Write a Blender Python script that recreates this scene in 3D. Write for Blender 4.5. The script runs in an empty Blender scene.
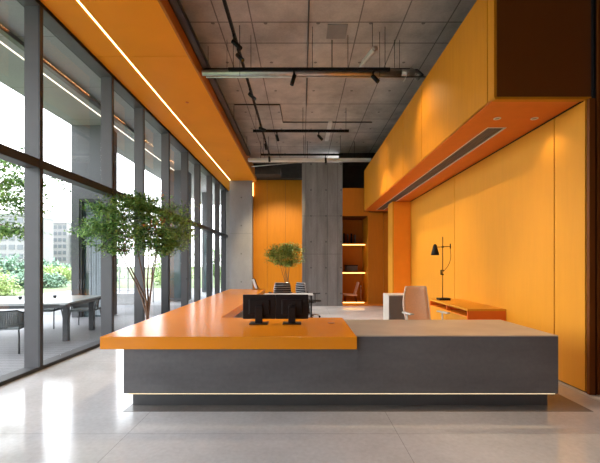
import bpy, bmesh, math, random
from mathutils import Vector, Matrix
random.seed(7)
C = bpy.context.scene.collection
PI = math.pi

# ------------------------------------------------------------------ materials
def nodes(name):
    m = bpy.data.materials.new(name); m.use_nodes = True
    nt = m.node_tree
    return m, nt, nt.nodes['Principled BSDF']

def plain(name, col, rough=0.5, metal=0.0, var=0.06, scale=6.0, bump=0.0, spec=0.5, coat=0.0):
    m, nt, b = nodes(name)
    L = nt.links; N = nt.nodes
    g = N.new('ShaderNodeNewGeometry'); n = N.new('ShaderNodeTexNoise')
    n.inputs['Scale'].default_value = scale; n.inputs['Detail'].default_value = 5
    L.new(g.outputs['Position'], n.inputs['Vector'])
    r = N.new('ShaderNodeMapRange')
    r.inputs['From Min'].default_value = .3; r.inputs['From Max'].default_value = .7
    r.inputs['To Min'].default_value = 1 - var; r.inputs['To Max'].default_value = 1 + var
    L.new(n.outputs['Fac'], r.inputs['Value'])
    v = N.new('ShaderNodeVectorMath'); v.operation = 'SCALE'
    v.inputs[0].default_value = col[:3]
    L.new(r.outputs['Result'], v.inputs['Scale'])
    L.new(v.outputs['Vector'], b.inputs['Base Color'])
    b.inputs['Roughness'].default_value = rough; b.inputs['Metallic'].default_value = metal
    b.inputs['Specular IOR Level'].default_value = spec
    b.inputs['Coat Weight'].default_value = coat
    if bump:
        bp = N.new('ShaderNodeBump'); bp.inputs['Strength'].default_value = bump
        bp.inputs['Distance'].default_value = .01
        L.new(n.outputs['Fac'], bp.inputs['Height']); L.new(bp.outputs['Normal'], b.inputs['Normal'])
    return m

def emit(name, col, s):
    m, nt, b = nodes(name)
    b.inputs['Base Color'].default_value = (*col, 1)
    b.inputs['Emission Color'].default_value = (*col, 1); b.inputs['Emission Strength'].default_value = s
    return m

def math_node(nt, op, a, b=None, c=None):
    n = nt.nodes.new('ShaderNodeMath'); n.operation = op
    for i, v in enumerate((a, b, c)):
        if v is None: continue
        if isinstance(v, (int, float)): n.inputs[i].default_value = v
        else: nt.links.new(v, n.inputs[i])
    return n.outputs[0]

def seam_fac(nt, coord, positions, w):
    """1 on a seam (|coord-p|<w for any p)"""
    out = None
    for p in positions:
        d = math_node(nt, 'ABSOLUTE', math_node(nt, 'SUBTRACT', coord, p))
        f = math_node(nt, 'LESS_THAN', d, w)
        out = f if out is None else math_node(nt, 'MAXIMUM', out, f)
    return out

def concrete(name, col, rough=.6, var=.18, axes=None, holes=None, streak=(1, 1, .25), scale=2.2, seam_col=.45, bump=.15, cloud=.0, rvar=0, spec=.5, boards=0):
    """axes: list of (axis index, positions, half width); holes: (axisA, pitchA, offA, axisB, pitchB, offB, radius)"""
    m, nt, b = nodes(name); L = nt.links; N = nt.nodes
    g = N.new('ShaderNodeNewGeometry'); sep = N.new('ShaderNodeSeparateXYZ')
    L.new(g.outputs['Position'], sep.inputs[0])
    mp = N.new('ShaderNodeMapping'); mp.inputs['Scale'].default_value = streak
    L.new(g.outputs['Position'], mp.inputs['Vector'])
    n1 = N.new('ShaderNodeTexNoise'); n1.inputs['Scale'].default_value = scale
    n1.inputs['Detail'].default_value = 8; n1.inputs['Roughness'].default_value = .62
    L.new(mp.outputs[0], n1.inputs['Vector'])
    n2 = N.new('ShaderNodeTexNoise'); n2.inputs['Scale'].default_value = 26; n2.inputs['Detail'].default_value = 4
    L.new(g.outputs['Position'], n2.inputs['Vector'])
    r1 = N.new('ShaderNodeMapRange'); r1.inputs['From Min'].default_value = .28; r1.inputs['From Max'].default_value = .72
    r1.inputs['To Min'].default_value = 1 - var; r1.inputs['To Max'].default_value = 1 + var
    L.new(n1.outputs['Fac'], r1.inputs['Value'])
    r2 = N.new('ShaderNodeMapRange'); r2.inputs['From Min'].default_value = .3; r2.inputs['From Max'].default_value = .7
    r2.inputs['To Min'].default_value = .94; r2.inputs['To Max'].default_value = 1.06
    L.new(n2.outputs['Fac'], r2.inputs['Value'])
    k = math_node(nt, 'MULTIPLY', r1.outputs[0], r2.outputs[0])
    if boards:   # board-to-board tone steps
        idx = math_node(nt, 'FLOOR', math_node(nt, 'DIVIDE', sep.outputs[0], boards))
        wn = N.new('ShaderNodeTexWhiteNoise'); wn.noise_dimensions = '1D'; L.new(idx, wn.inputs['W'])
        k = math_node(nt, 'MULTIPLY', k, math_node(nt, 'MULTIPLY_ADD', wn.outputs['Value'], .12, .94))
    fac = None
    for ax, ps, w in (axes or []):
        f = seam_fac(nt, sep.outputs[ax], ps, w)
        fac = f if fac is None else math_node(nt, 'MAXIMUM', fac, f)
    if holes:
        a, pa, oa, c, pc, oc, rr = holes
        da = math_node(nt, 'PINGPONG', math_node(nt, 'ADD', sep.outputs[a], 100 * pa - oa), pa / 2)
        dc = math_node(nt, 'PINGPONG', math_node(nt, 'ADD', sep.outputs[c], 100 * pc - oc), pc / 2)
        d2 = math_node(nt, 'ADD', math_node(nt, 'MULTIPLY', da, da), math_node(nt, 'MULTIPLY', dc, dc))
        f = math_node(nt, 'LESS_THAN', d2, rr * rr)
        fac = f if fac is None else math_node(nt, 'MAXIMUM', fac, f)
    if fac is not None:
        k = math_node(nt, 'MULTIPLY', k, math_node(nt, 'SUBTRACT', 1.0, math_node(nt, 'MULTIPLY', fac, 1 - seam_col)))
    v = N.new('ShaderNodeVectorMath'); v.operation = 'SCALE'; v.inputs[0].default_value = col
    L.new(k, v.inputs['Scale']); L.new(v.outputs['Vector'], b.inputs['Base Color'])
    b.inputs['Specular IOR Level'].default_value = spec
    if rvar:
        r3 = N.new('ShaderNodeMapRange'); r3.inputs['From Min'].default_value = .3; r3.inputs['From Max'].default_value = .7
        r3.inputs['To Min'].default_value = rough - rvar; r3.inputs['To Max'].default_value = rough + rvar
        L.new(n1.outputs['Fac'], r3.inputs['Value']); L.new(r3.outputs[0], b.inputs['Roughness'])
    else: b.inputs['Roughness'].default_value = rough
    if bump:
        bp = N.new('ShaderNodeBump'); bp.inputs['Strength'].default_value = bump; bp.inputs['Distance'].default_value = .01
        L.new(k, bp.inputs['Height']); L.new(bp.outputs['Normal'], b.inputs['Normal'])
    return m

def veneer(name, col, rough=.4, var=.05):
    m, nt, b = nodes(name); L = nt.links; N = nt.nodes
    g = N.new('ShaderNodeNewGeometry'); mp = N.new('ShaderNodeMapping'); mp.inputs['Scale'].default_value = (6, 6, .7)
    L.new(g.outputs['Position'], mp.inputs['Vector'])
    n = N.new('ShaderNodeTexNoise'); n.inputs['Scale'].default_value = 2.5; n.inputs['Detail'].default_value = 7
    L.new(mp.outputs[0], n.inputs['Vector'])
    r = N.new('ShaderNodeMapRange'); r.inputs['From Min'].default_value = .3; r.inputs['From Max'].default_value = .7
    r.inputs['To Min'].default_value = 1 - var; r.inputs['To Max'].default_value = 1 + var
    L.new(n.outputs['Fac'], r.inputs['Value'])
    v = N.new('ShaderNodeVectorMath'); v.operation = 'SCALE'; v.inputs[0].default_value = col
    L.new(r.outputs[0], v.inputs['Scale']); L.new(v.outputs[0], b.inputs['Base Color'])
    b.inputs['Roughness'].default_value = rough; b.inputs['Specular IOR Level'].default_value = .25
    return m

def glass_mat(name, tint=(.96, .965, .965), boost=1.0, base=.02):
    m = bpy.data.materials.new(name); m.use_nodes = True; nt = m.node_tree; nt.nodes.clear()
    o = nt.nodes.new('ShaderNodeOutputMaterial'); mx = nt.nodes.new('ShaderNodeMixShader')
    t = nt.nodes.new('ShaderNodeBsdfTransparent'); t.inputs[0].default_value = (*tint, 1)
    gl = nt.nodes.new('ShaderNodeBsdfGlossy'); gl.inputs['Roughness'].default_value = .0
    gl.inputs['Color'].default_value = (1, 1, 1, 1)
    lw = nt.nodes.new('ShaderNodeLayerWeight'); lw.inputs['Blend'].default_value = .5
    f = math_node(nt, 'MULTIPLY_ADD', math_node(nt, 'POWER', lw.outputs['Facing'], 5.0), boost, base)
    f = math_node(nt, 'MINIMUM', f, .95)
    nt.links.new(f, mx.inputs[0]); nt.links.new(t.outputs[0], mx.inputs[1]); nt.links.new(gl.outputs[0], mx.inputs[2])
    nt.links.new(mx.outputs[0], o.inputs[0])
    return m

def leaf_mat(name, c1, c2):
    m, nt, b = nodes(name); L = nt.links; N = nt.nodes
    g = N.new('ShaderNodeNewGeometry')
    mix = N.new('ShaderNodeMix'); mix.data_type = 'RGBA'
    mix.inputs[6].default_value = (*c1, 1); mix.inputs[7].default_value = (*c2, 1)
    L.new(g.outputs['Random Per Island'], mix.inputs[0]); L.new(mix.outputs[2], b.inputs['Base Color'])
    b.inputs['Roughness'].default_value = .5; b.inputs['Transmission Weight'].default_value = 0
    b.inputs['Specular IOR Level'].default_value = .3
    return m

ORANGE = (.83, .25, .012)
mt = {}
mt['soffit'] = plain('orange_painted_board', (.86, .30, .008), .6, var=.04, scale=1.2, spec=.2)
mt['fascia'] = veneer('amber_stained_veneer', (.52, .19, .006), .5)
mt['wall'] = veneer('golden_stained_veneer', (.64, .275, .022), .5, var=.025)
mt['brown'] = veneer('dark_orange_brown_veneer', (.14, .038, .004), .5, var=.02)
mt['recess'] = veneer('burnt_orange_veneer', (.46, .145, .008), .5)
mt['boxsoffit'] = plain('deep_orange_board', (.62, .14, .008), .45, var=.04)
mt['counter'] = plain('orange_solid_surface', (.90, .295, .006), .24, var=.03, scale=1.5)
mt['orange'] = plain('orange_lacquer', ORANGE, .4, var=.03)
mt['redorange'] = plain('red_orange_lacquer', (.70, .13, .01), .4, var=.03)
mt['black'] = plain('matte_black_metal', (.007, .007, .008), .55, var=.1, spec=.2)
mt['blackplastic'] = plain('black_plastic', (.010, .007, .007), .45, var=.05, spec=.3)
mt['frame'] = plain('grey_anodised_aluminium', (.095, .094, .099), .5, metal=.1, spec=.35, var=.04)
mt['framedark'] = plain('charcoal_gasket', (.03, .03, .033), .5)
mt['glass'] = glass_mat('window_glass', boost=.55, base=.022)
mt['desk'] = concrete('dark_honed_concrete', (.128, .123, .125), .33, var=.3, streak=(.35, 1, 1.4), scale=1.6, bump=.04, rvar=.07)
mt['desk_lit'] = plain('lit_honed_concrete_top', (.42, .385, .335), .3, var=.16, scale=2.4)  # desk concrete again, paler and warmer: lamplight on the top put into the colour
mt['plinth'] = plain('charcoal_plinth_metal', (.10, .10, .105), .35, metal=.4)
mt['floor'] = concrete('polished_concrete_floor', (.60, .60, .61), .13, var=.14, streak=(1, 1, 1), scale=1.1, bump=.012, rvar=.06,
    axes=[(0, [-3.95 + 2.4 * i for i in range(5)], .003), (1, [-1.6, .8, 3.2, 5.6, 8, 10.4, 12.8, 15.2], .003)], seam_col=.62, spec=.6)
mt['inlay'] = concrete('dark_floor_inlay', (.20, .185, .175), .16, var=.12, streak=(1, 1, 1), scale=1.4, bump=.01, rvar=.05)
mt['ceil'] = concrete('raw_board_marked_ceiling_concrete', (.47, .43, .395), .8, var=.34, streak=(1, 1, 1), scale=1.3, bump=.2,
    axes=[(0, [-1.55, -.93, .12, 1.06, 1.87, 2.7], .012), (1, [4.0, 5.3, 6.67, 7.3, 8.6, 10.06, 11.1, 12.2, 13.7], .014)],
    holes=(0, .98, .3, 1, 1.3, .2, .035), seam_col=.4)
mt['pillar'] = concrete('formwork_concrete', (.19, .192, .197), .6, var=.32, scale=2.5, streak=(1.6, 1, .28), bump=.12,
    axes=[(0, [.14, .55, .93, 1.31], .006), (2, [3.3, 1.9], .006)], holes=(0, .55, .33, 2, .95, .45, .03), seam_col=.42, boards=.19)
mt['column'] = concrete('smooth_concrete_column', (.27, .275, .29), .55, var=.14, scale=2, streak=(1, 1, .4), bump=.05,
    axes=[(2, [2.9], .004)], holes=(0, .95, -2.7, 2, 1.25, .75, .03), seam_col=.4)
mt['extconcrete'] = concrete('exterior_canopy_concrete', (.29, .285, .29), .7, var=.07, streak=(1, .6, 1), scale=1.5, bump=.05,
    axes=[(1, [4.5, 6.3, 8.1, 9.9, 11.7, 13.5, 15.3], .008)], seam_col=.6)
mt['extpier'] = concrete('exterior_pier_concrete', (.08, .082, .088), .7, var=.06, scale=2, bump=.05)
mt['void'] = plain('dark_painted_bulkhead', (.035, .03, .028), .8, var=.2)
mt['plaster'] = plain('grey_plaster', (.30, .28, .26), .7)
mt['steel'] = plain('galvanised_duct_steel', (.50, .47, .44), .32, metal=.85, var=.12, scale=9)
mt['pipe'] = plain('dark_steel_pipe', (.10, .09, .085), .4, metal=.7, var=.1)
mt['whitepaint'] = plain('off_white_enamel', (.72, .70, .66), .45)
mt['white'] = plain('white_laminate', (.50, .50, .50), .35)
mt['greylam'] = plain('taupe_grey_laminate', (.10, .09, .085), .45)
mt['bark'] = plain('brown_bark', (.17, .10, .065), .8, var=.3, scale=30, bump=.4)
mt['barkdark'] = plain('grey_bark', (.10, .075, .055), .8, var=.3, scale=30, bump=.4)
mt['leaf'] = leaf_mat('indoor_tree_leaves', (.035, .15, .035), (.32, .48, .12))
mt['leaf2'] = leaf_mat('small_tree_leaves', (.06, .17, .02), (.38, .46, .10))
mt['redleaf'] = leaf_mat('red_leaves', (.40, .03, .02), (.55, .10, .03))
mt['yelleaf'] = leaf_mat('yellow_green_leaves', (.30, .40, .05), (.5, .45, .08))
mt['extleaf'] = leaf_mat('garden_leaves', (.10, .24, .06), (.34, .48, .14))
mt['extleaf2'] = leaf_mat('blue_green_garden_leaves', (.13, .24, .17), (.26, .38, .26))
mt['extleaf3'] = leaf_mat('lime_garden_leaves', (.30, .42, .14), (.50, .58, .26))
mt['grass'] = plain('lawn_grass', (.17, .22, .10), .9, var=.25, scale=3)
mt['soil'] = plain('potting_soil', (.05, .035, .025), .95, var=.3, scale=40)
mt['pot'] = plain('charcoal_planter', (.07, .07, .07), .6)
mt['mesh'] = plain('beige_mesh_fabric', (.80, .55, .38), .8, var=.06, scale=60, bump=.3)
mt['meshdark'] = plain('black_mesh_fabric', (.02, .02, .022), .8, var=.2, scale=60, bump=.3)
mt['paleframe'] = plain('pale_beige_plastic', (.62, .50, .42), .5)
mt['pinkfab'] = plain('dusty_pink_upholstery', (.62, .38, .30), .8)
mt['rope'] = plain('grey_rope_weave', (.16, .18, .18), .8, var=.3, scale=80, bump=.3)
mt['table'] = plain('grey_table_stone', (.25, .27, .26), .3, var=.05)
mt['tableleg'] = plain('charcoal_table_frame', (.03, .033, .036), .5)
mt['screen'] = plain('dark_screen_glass', (.01, .011, .014), .1)
mt['brass'] = plain('brushed_brass', (.6, .42, .15), .35, metal=.9)
mt['chrome'] = plain('polished_chrome', (.35, .35, .36), .3, metal=1)
mt['extwall'] = plain('pale_building_render', (.25, .247, .25), .8)
mt['extwin'] = plain('pale_building_window', (.12, .135, .15), .4)
mt['extfar'] = plain('pale_building_grey', (.2, .205, .21), .8)
mt['darkglass'] = plain('dark_tinted_glass', (.05, .075, .08), .06, var=.3, scale=3)
mt['curtain'] = plain('pale_blue_grey_curtain', (.28, .32, .35), .8)
mt['paving'] = plain('grey_asphalt_paving', (.21, .21, .215), .85, var=.08, scale=10)
mt['kerb'] = plain('pale_kerb_stone', (.32, .32, .32), .8)
mt['strip'] = emit('warm_led_strip', (1, .66, .30), 5.0)
mt['deskled'] = emit('yellow_led_strip', (1, .80, .50), .42)
mt['shelfled'] = emit('shelf_led_strip', (1, .58, .14), 3.0)
mt['coveled'] = emit('cove_led_strip', (1, .62, .20), 5.0)
mt['lens'] = emit('lit_spot_lens', (1, .86, .66), 14.0)
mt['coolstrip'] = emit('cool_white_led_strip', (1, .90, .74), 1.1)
def deck_mat():
    m = concrete('grey_composite_decking', (.215, .21, .22), .6, var=.07, streak=(.25, 3, 1), scale=3, bump=.05)
    nt = m.node_tree; b = nt.nodes['Principled BSDF']
    g = nt.nodes.new('ShaderNodeNewGeometry'); s = nt.nodes.new('ShaderNodeSeparateXYZ'); nt.links.new(g.outputs['Position'], s.inputs[0])
    pp = math_node(nt, 'PINGPONG', math_node(nt, 'ADD', s.outputs[1], 50.0), .075)
    f = math_node(nt, 'LESS_THAN', pp, .007)
    old = b.inputs['Base Color'].links[0].from_socket
    v = nt.nodes.new('ShaderNodeVectorMath'); v.operation = 'SCALE'; nt.links.new(old, v.inputs[0])
    nt.links.new(math_node(nt, 'SUBTRACT', 1.0, math_node(nt, 'MULTIPLY', f, .55)), v.inputs['Scale'])
    nt.links.new(v.outputs[0], b.inputs['Base Color'])
    return m
mt['deck'] = deck_mat()

# ------------------------------------------------------------------ mesh helpers
class MB:
    def __init__(s): s.v = []; s.f = []; s.sm = []
    def add(s, vs, fs, smooth=False):
        o = len(s.v); s.v += [Vector(v) for v in vs]; s.f += [[i + o for i in f] for f in fs]; s.sm += [smooth] * len(fs); return s
    def box(s, a, b, bev=0.0, rot=None):
        x0, y0, z0 = [min(a[i], b[i]) for i in range(3)]; x1, y1, z1 = [max(a[i], b[i]) for i in range(3)]
        bm = bmesh.new(); bmesh.ops.create_cube(bm, size=1)
        c = Vector(((x0 + x1) / 2, (y0 + y1) / 2, (z0 + z1) / 2))
        for v in bm.verts: v.co = Vector((v.co.x * (x1 - x0), v.co.y * (y1 - y0), v.co.z * (z1 - z0)))
        if bev: bmesh.ops.bevel(bm, geom=bm.edges[:], offset=bev, segments=2, affect='EDGES', profile=.6)
        if rot is not None:
            for v in bm.verts: v.co = rot @ v.co
        for v in bm.verts: v.co += c
        bm.verts.index_update()
        s.add([v.co.copy() for v in bm.verts], [[v.index for v in f.verts] for f in bm.faces]); bm.free(); return s
    def tube(s, pts, r, n=8, caps=True):
        pts = [Vector(p) for p in pts]; rs = r if isinstance(r, (list, tuple)) else [r] * len(pts)
        o = len(s.v); up = None
        for i, p in enumerate(pts):
            d = (pts[min(i + 1, len(pts) - 1)] - pts[max(i - 1, 0)]).normalized()
            if up is None:
                up = Vector((0, 0, 1)) if abs(d.z) < .9 else Vector((1, 0, 0))
            a = d.cross(up).normalized(); b = a.cross(d).normalized(); up = b
            for k in range(n):
                t = 2 * PI * k / n; s.v.append(p + (a * math.cos(t) + b * math.sin(t)) * rs[i])
        for i in range(len(pts) - 1):
            for k in range(n):
                a0 = o + i * n + k; a1 = o + i * n + (k + 1) % n
                s.f.append([a0, a1, a1 + n, a0 + n]); s.sm.append(True)
        if caps:
            s.f.append([o + k for k in range(n)][::-1]); s.sm.append(False)
            e = o + (len(pts) - 1) * n; s.f.append([e + k for k in range(n)]); s.sm.append(False)
        return s
    def lathe(s, prof, c=(0, 0, 0), n=24, axis='z'):
        o = len(s.v)
        for r, z in prof:
            for k in range(n):
                t = 2 * PI * k / n; s.v.append(Vector((c[0] + r * math.cos(t), c[1] + r * math.sin(t), c[2] + z)))
        for i in range(len(prof) - 1):
            for k in range(n):
                a0 = o + i * n + k; a1 = o + i * n + (k + 1) % n
                s.f.append([a0, a1, a1 + n, a0 + n]); s.sm.append(True)
        s.f.append([o + k for k in range(n)][::-1]); s.sm.append(False)
        e = o + (len(prof) - 1) * n; s.f.append([e + k for k in range(n)]); s.sm.append(False)
        return s
    def prism(s, poly, z0, z1):
        n = len(poly)
        s.add([(x, y, z0) for x, y in poly] + [(x, y, z1) for x, y in poly],
              [list(range(n))[::-1], list(range(n, 2 * n))] + [[i, (i + 1) % n, (i + 1) % n + n, i + n] for i in range(n)]); return s

def P(o, p):
    return p
def obj(name, mb, mat, parent=None, local=False):
    """link mb as ONE mesh; mb is in world coordinates unless local=True"""
    me = bpy.data.meshes.new(name)
    off = Vector((0, 0, 0))
    if parent is not None and not local:
        q = parent
        while q is not None: off += q.location; q = q.parent
    me.from_pydata([v - off for v in mb.v], [], mb.f)
    me.polygons.foreach_set('use_smooth', mb.sm); me.update()
    me.materials.append(mt[mat] if isinstance(mat, str) else mat)
    o = bpy.data.objects.new(name, me); C.objects.link(o)
    if parent is not None: o.parent = parent
    return o
def tag(o, label=None, cat=None, group=None, kind=None):
    if label: o['label'] = label
    if cat: o['category'] = cat
    if group: o['group'] = group
    if kind: o['kind'] = kind
    return o
def thing(name, loc, label, cat, rz=0, group=None, kind=None):
    o = bpy.data.objects.new(name, None); C.objects.link(o); o.location = loc; o.rotation_euler = (0, 0, rz)
    o.empty_display_size = .1
    return tag(o, label, cat, group, kind)
def solid(name, a, b, mat, label, cat, kind=None, bev=0, group=None):
    """single mesh thing with origin at the base centre"""
    o = obj(name, MB().box(a, b, bev), mat)
    return tag(o, label, cat, group, kind)
def copy_tree(o, parent=None):
    c = o.copy(); C.objects.link(c); c.parent = parent
    for ch in o.children: copy_tree(ch, c)
    return c
def box(name, a, b, mat, parent, bev=0): return obj(name, MB().box(a, b, bev), mat, parent)

# ------------------------------------------------------------------ the setting
Y0, YB = -3.5, 18.2
S = 'structure'
solid('floor', (-3.73, Y0, -.1), (3.6, YB, 0), 'floor', 'pale polished concrete floor of the lobby', 'floor', S)
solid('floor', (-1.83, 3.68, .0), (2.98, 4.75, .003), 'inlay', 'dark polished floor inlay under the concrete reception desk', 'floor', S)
solid('ceiling', (-2.2, Y0, 6.0), (3.6, 16.4, 6.2), 'ceil', 'raw concrete ceiling with formwork joints and tie holes', 'ceiling', S)

# right wall, golden panels with open joints
w = thing('wall_right', (3.3, 4.17, 0), 'golden veneered panel wall on the right with thin vertical joints', 'wall', kind=S)
box('backing', (3.34, 4.2, 0), (3.5, 14.6, 6.0), 'void', w)
ys = [4.19, 4.71, 7.79, 10.87, 13.2]
for i in range(4):
    z1 = 3.43
    box('wall_panel', (3.3, ys[i] + .009, .025), (3.34, ys[i + 1] - .009, z1), 'wall', w)
box('upper_lining', (3.3, 4.3, 4.95), (3.34, 14.6, 6.0), 'void', w)
# return panel at the end of the wall run
r = thing('wall_right_return', (2.78, 11.0, 0), 'orange return panel between the golden wall and the dark recess', 'wall', kind=S)
box('face_panel', (2.78, 10.9, .01), (3.29, 10.94, 3.42), 'orange', r)
box('side_panel', (2.74, 10.9, .01), (2.78, 11.45, 3.42), 'wall', r)
# near brown wall facing the camera
e = thing('wall_right_end', (3.3, 4.17, 0), 'dark brown veneered wall at the right edge of the photo', 'wall', kind=S)
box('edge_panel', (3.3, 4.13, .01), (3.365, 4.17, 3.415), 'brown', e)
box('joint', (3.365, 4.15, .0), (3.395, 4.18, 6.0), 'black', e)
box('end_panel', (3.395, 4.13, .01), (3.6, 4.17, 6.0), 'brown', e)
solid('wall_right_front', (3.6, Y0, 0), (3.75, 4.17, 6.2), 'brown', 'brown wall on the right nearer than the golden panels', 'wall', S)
# upper box (bulkhead) on the right
XR, ZB, ZT = 2.24, 3.43, 4.89
b = thing('bulkhead', (XR, 4.2, ZB), 'amber clad bulkhead box running along the right wall below the ceiling', 'bulkhead', kind=S)
box('core', (XR + .03, 4.24, ZB + .03), (3.29, 12.95, ZT - .02), 'void', b)
sy = [4.2, 4.35, 6.75, 7.98, 9.5, 12.98]
for i in range(5):
    box('fascia_panel', (XR, sy[i] + (.009 if i else 0), ZB + .014), (XR + .03, sy[i + 1] - .009, ZT), 'fascia', b)
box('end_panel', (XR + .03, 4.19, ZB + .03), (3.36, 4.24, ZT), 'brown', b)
box('end_trim', (XR, 4.18, ZB - .008), (3.36, 4.24, ZB + .024), 'fascia', b)
# soffit with a slot left open for the vent: four boards
box('soffit_board', (XR, 4.25, ZB), (2.61, 12.98, ZB + .03), 'boxsoffit', b)
box('soffit_board', (2.86, 4.25, ZB), (3.295, 12.98, ZB + .03), 'boxsoffit', b)
box('soffit_board', (2.61, 4.25, ZB), (2.86, 5.07, ZB + .03), 'boxsoffit', b)
box('soffit_board', (2.61, 12.6, ZB), (2.86, 12.98, ZB + .03), 'boxsoffit', b)
obj('reveal', MB().box((XR + .001, 4.35, ZB + .001), (XR + .028, 12.9, ZB + .013)).box((XR + .008, 4.341, ZB + .013), (XR + .028, 4.359, ZT)), 'black', b)
box('reveal', (3.285, 4.22, ZB - .014), (3.299, 10.9, ZB - .001), 'black', b)
v = thing('air_vent', (2.735, 8.8, ZB), 'long dark linear air vent with pale edges in the orange bulkhead soffit', 'vent')
box('vent_frame', (2.60, 5.06, ZB - .006), (2.615, 12.6, ZB + .02), 'whitepaint', v)
box('vent_frame', (2.855, 5.06, ZB - .006), (2.87, 12.6, ZB + .02), 'whitepaint', v)
box('vent_frame', (2.60, 5.05, ZB - .006), (2.87, 5.065, ZB + .02), 'whitepaint', v)
g = MB()
for i in range(4): g.box((2.63 + i * .06, 5.07, ZB + .004), (2.665 + i * .06, 12.6, ZB + .012))
g.box((2.615, 5.07, ZB + .014), (2.855, 12.6, ZB + .02))
obj('grille', g, plain('grey_vent_grille', (.10, .095, .10), .5), v)
for x, where in ((2.57, 'left'), (3.06, 'right')):
    d = thing('downlight', (x, 4.74, ZB), 'small recessed downlight in the orange soffit, the one nearer the %s' % ('vent' if where == 'left' else 'wall'), 'downlight', group='recessed downlights in the bulkhead soffit')
    obj('trim_ring', MB().lathe([(.045, 0), (.047, -.006), (.035, -.008), (.03, -.002)], (x, 4.74, ZB), 20), 'whitepaint', d)
    obj('lens', MB().lathe([(.028, -.003), (.03, -.001)], (x, 4.74, ZB), 16), 'chrome', d)
    l = bpy.data.lights.new('downlight_lamp', 'SPOT'); l.energy = 9; l.color = (1, .70, .42); l.spot_size = math.radians(110); l.spot_blend = .8; l.shadow_soft_size = .03
    lo = bpy.data.objects.new('downlight_lamp', l); C.objects.link(lo); lo.parent = d; lo.location = (0, 0, -.02)

# brown recess wall and lit niche at the back right
n = thing('wall_niche', (2.0, 13.2, 0), 'brown back wall with a lit shelf niche beside the concrete pillar', 'wall', kind=S)
box('wall_panel', (2.43, 13.2, .08), (2.98, 13.25, 3.43), 'recess', n)
box('wall_panel', (2.99, 13.2, .08), (3.34, 13.25, 3.43), 'recess', n)
box('head_panel', (1.49, 13.2, 3.3), (2.43, 13.25, 4.32), 'recess', n)
box('niche_side', (2.42, 13.25, .08), (2.46, 14.4, 3.5), 'fascia', n)
box('niche_back', (1.3, 14.4, .08), (2.46, 14.45, 4.32), 'recess', n)
box('niche_base', (1.49, 13.22, .0), (3.34, 14.4, .10), 'orange', n)
box('niche_top', (1.49, 13.25, 3.3), (2.42, 14.4, 3.34), 'brown', n)
box('plinth', (1.49, 13.26, .0), (3.34, 13.3, .08), 'void', n)
solid('wall_back_upper', (1.49, 14.46, 4.3), (3.5, 14.6, 6.0), 'void', 'dark void wall above the shelf niche', 'wall', S)
solid('wall_back_recess', (1.49, 14.46, 0), (3.5, 14.6, 4.3), 'void', 'dark wall behind the shelf niche', 'wall', S)
for z, lab in ((2.29, 'upper lit orange niche shelf holding the upright books'), (1.21, 'lower lit orange niche shelf holding the storage box')):
    s = thing('niche_shelf', (1.95, 14.0, z), lab, 'shelf', group='niche shelves')
    box('board', (1.50, 13.72, z), (2.415, 14.395, z + .035), 'orange', s)
    box('light_strip', (1.52, 13.74, z - .028), (2.40, 13.80, z - .001), 'shelfled', s)
st = thing('niche_floor_light', (1.95, 13.9, .1), 'warm light strip along the base of the niche beneath the lounge chair', 'light')
box('strip', (1.52, 13.30, .101), (2.30, 13.33, .125), 'shelfled', st)

# concrete core and column, orange back wall
solid('pillar', (0, 13.2, 0), (1.485, 16.2, 5.26), 'pillar', 'broad board-marked concrete pillar at the back of the lobby', 'pillar', S)
solid('column', (-3.22, 16.0, 0), (-2.21, 16.6, 5.25), 'column', 'smooth pale concrete column beside the last windows', 'column', S)
bw = thing('wall_back', (-1.1, 16.3, 0), 'bright orange panelled back wall between column and pillar', 'wall', kind=S)
for x0, x1 in ((-2.2, -1.575), (-1.565, -.755), (-.745, 0.0)):
    box('wall_panel', (x0, 16.22, .02), (x1, 16.26, 5.33), 'fascia', bw)
box('backing', (-2.2, 16.26, 0), (0.0, 16.4, 6.0), 'void', bw)
box('light_strip', (-2.205, 16.17, 4.6), (-2.19, 16.2, 5.20), 'coveled', bw)
solid('bulkhead', (-2.2, 15.9, 5.34), (1.49, 16.2, 6.0), 'void', 'dark bulkhead above the orange back wall', 'bulkhead', S)
solid('wall_back_far', (-4.1, 18.2, 0), (-2.2, 18.3, 5.3), 'plaster', 'grey wall behind the pale column', 'wall', S)
solid('wall_behind', (-2.2, 16.4, 0), (-2.1, 18.2, 5.3), 'plaster', 'grey wall returning behind the pale column', 'wall', S)
solid('wall_front', (-4.2, Y0 - .15, 0), (3.75, Y0, 6.2), 'plaster', 'wall behind the viewer', 'wall', S)

# left soffit
s = thing('soffit', (-3, 6, 5.25), 'long orange soffit above the windows with a recessed light line', 'soffit', kind=S)
for y0, y1 in ((Y0, 1.5), (1.51, 6.465), (6.475, 11.9), (11.91, 18.2)):
    box('soffit_board', (-3.73, y0, 5.25), (-3.205, y1, 5.29), 'soffit', s)
    box('soffit_board', (-3.165, y0, 5.25), (-2.05, y1, 5.29), 'soffit', s)
box('fascia_board', (-2.05, Y0, 5.25), (-2.01, 16.0, 5.64), 'recess', s)
box('core', (-4.1, Y0, 5.3), (-2.2, 18.2, 6.2), 'void', s)
ll = tag(obj('light_strip', MB().box((-3.203, Y0, 5.262), (-3.167, 15.98, 5.285)), 'strip'), 'long warm line light recessed in the orange soffit above the windows', 'light')
for i, (y, lab) in enumerate(((8.3, 'round sensor disc in the orange soffit, the nearer of two'), (12.9, 'round sensor disc in the orange soffit, the farther of two near the column'))):
    tag(obj('ceiling_sensor', MB().lathe([(.035, 0), (.035, -.008), (.02, -.014)], (-2.65, y, 5.25), 16), 'redorange'), lab, 'sensor', 'sensors in the orange soffit')

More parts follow.
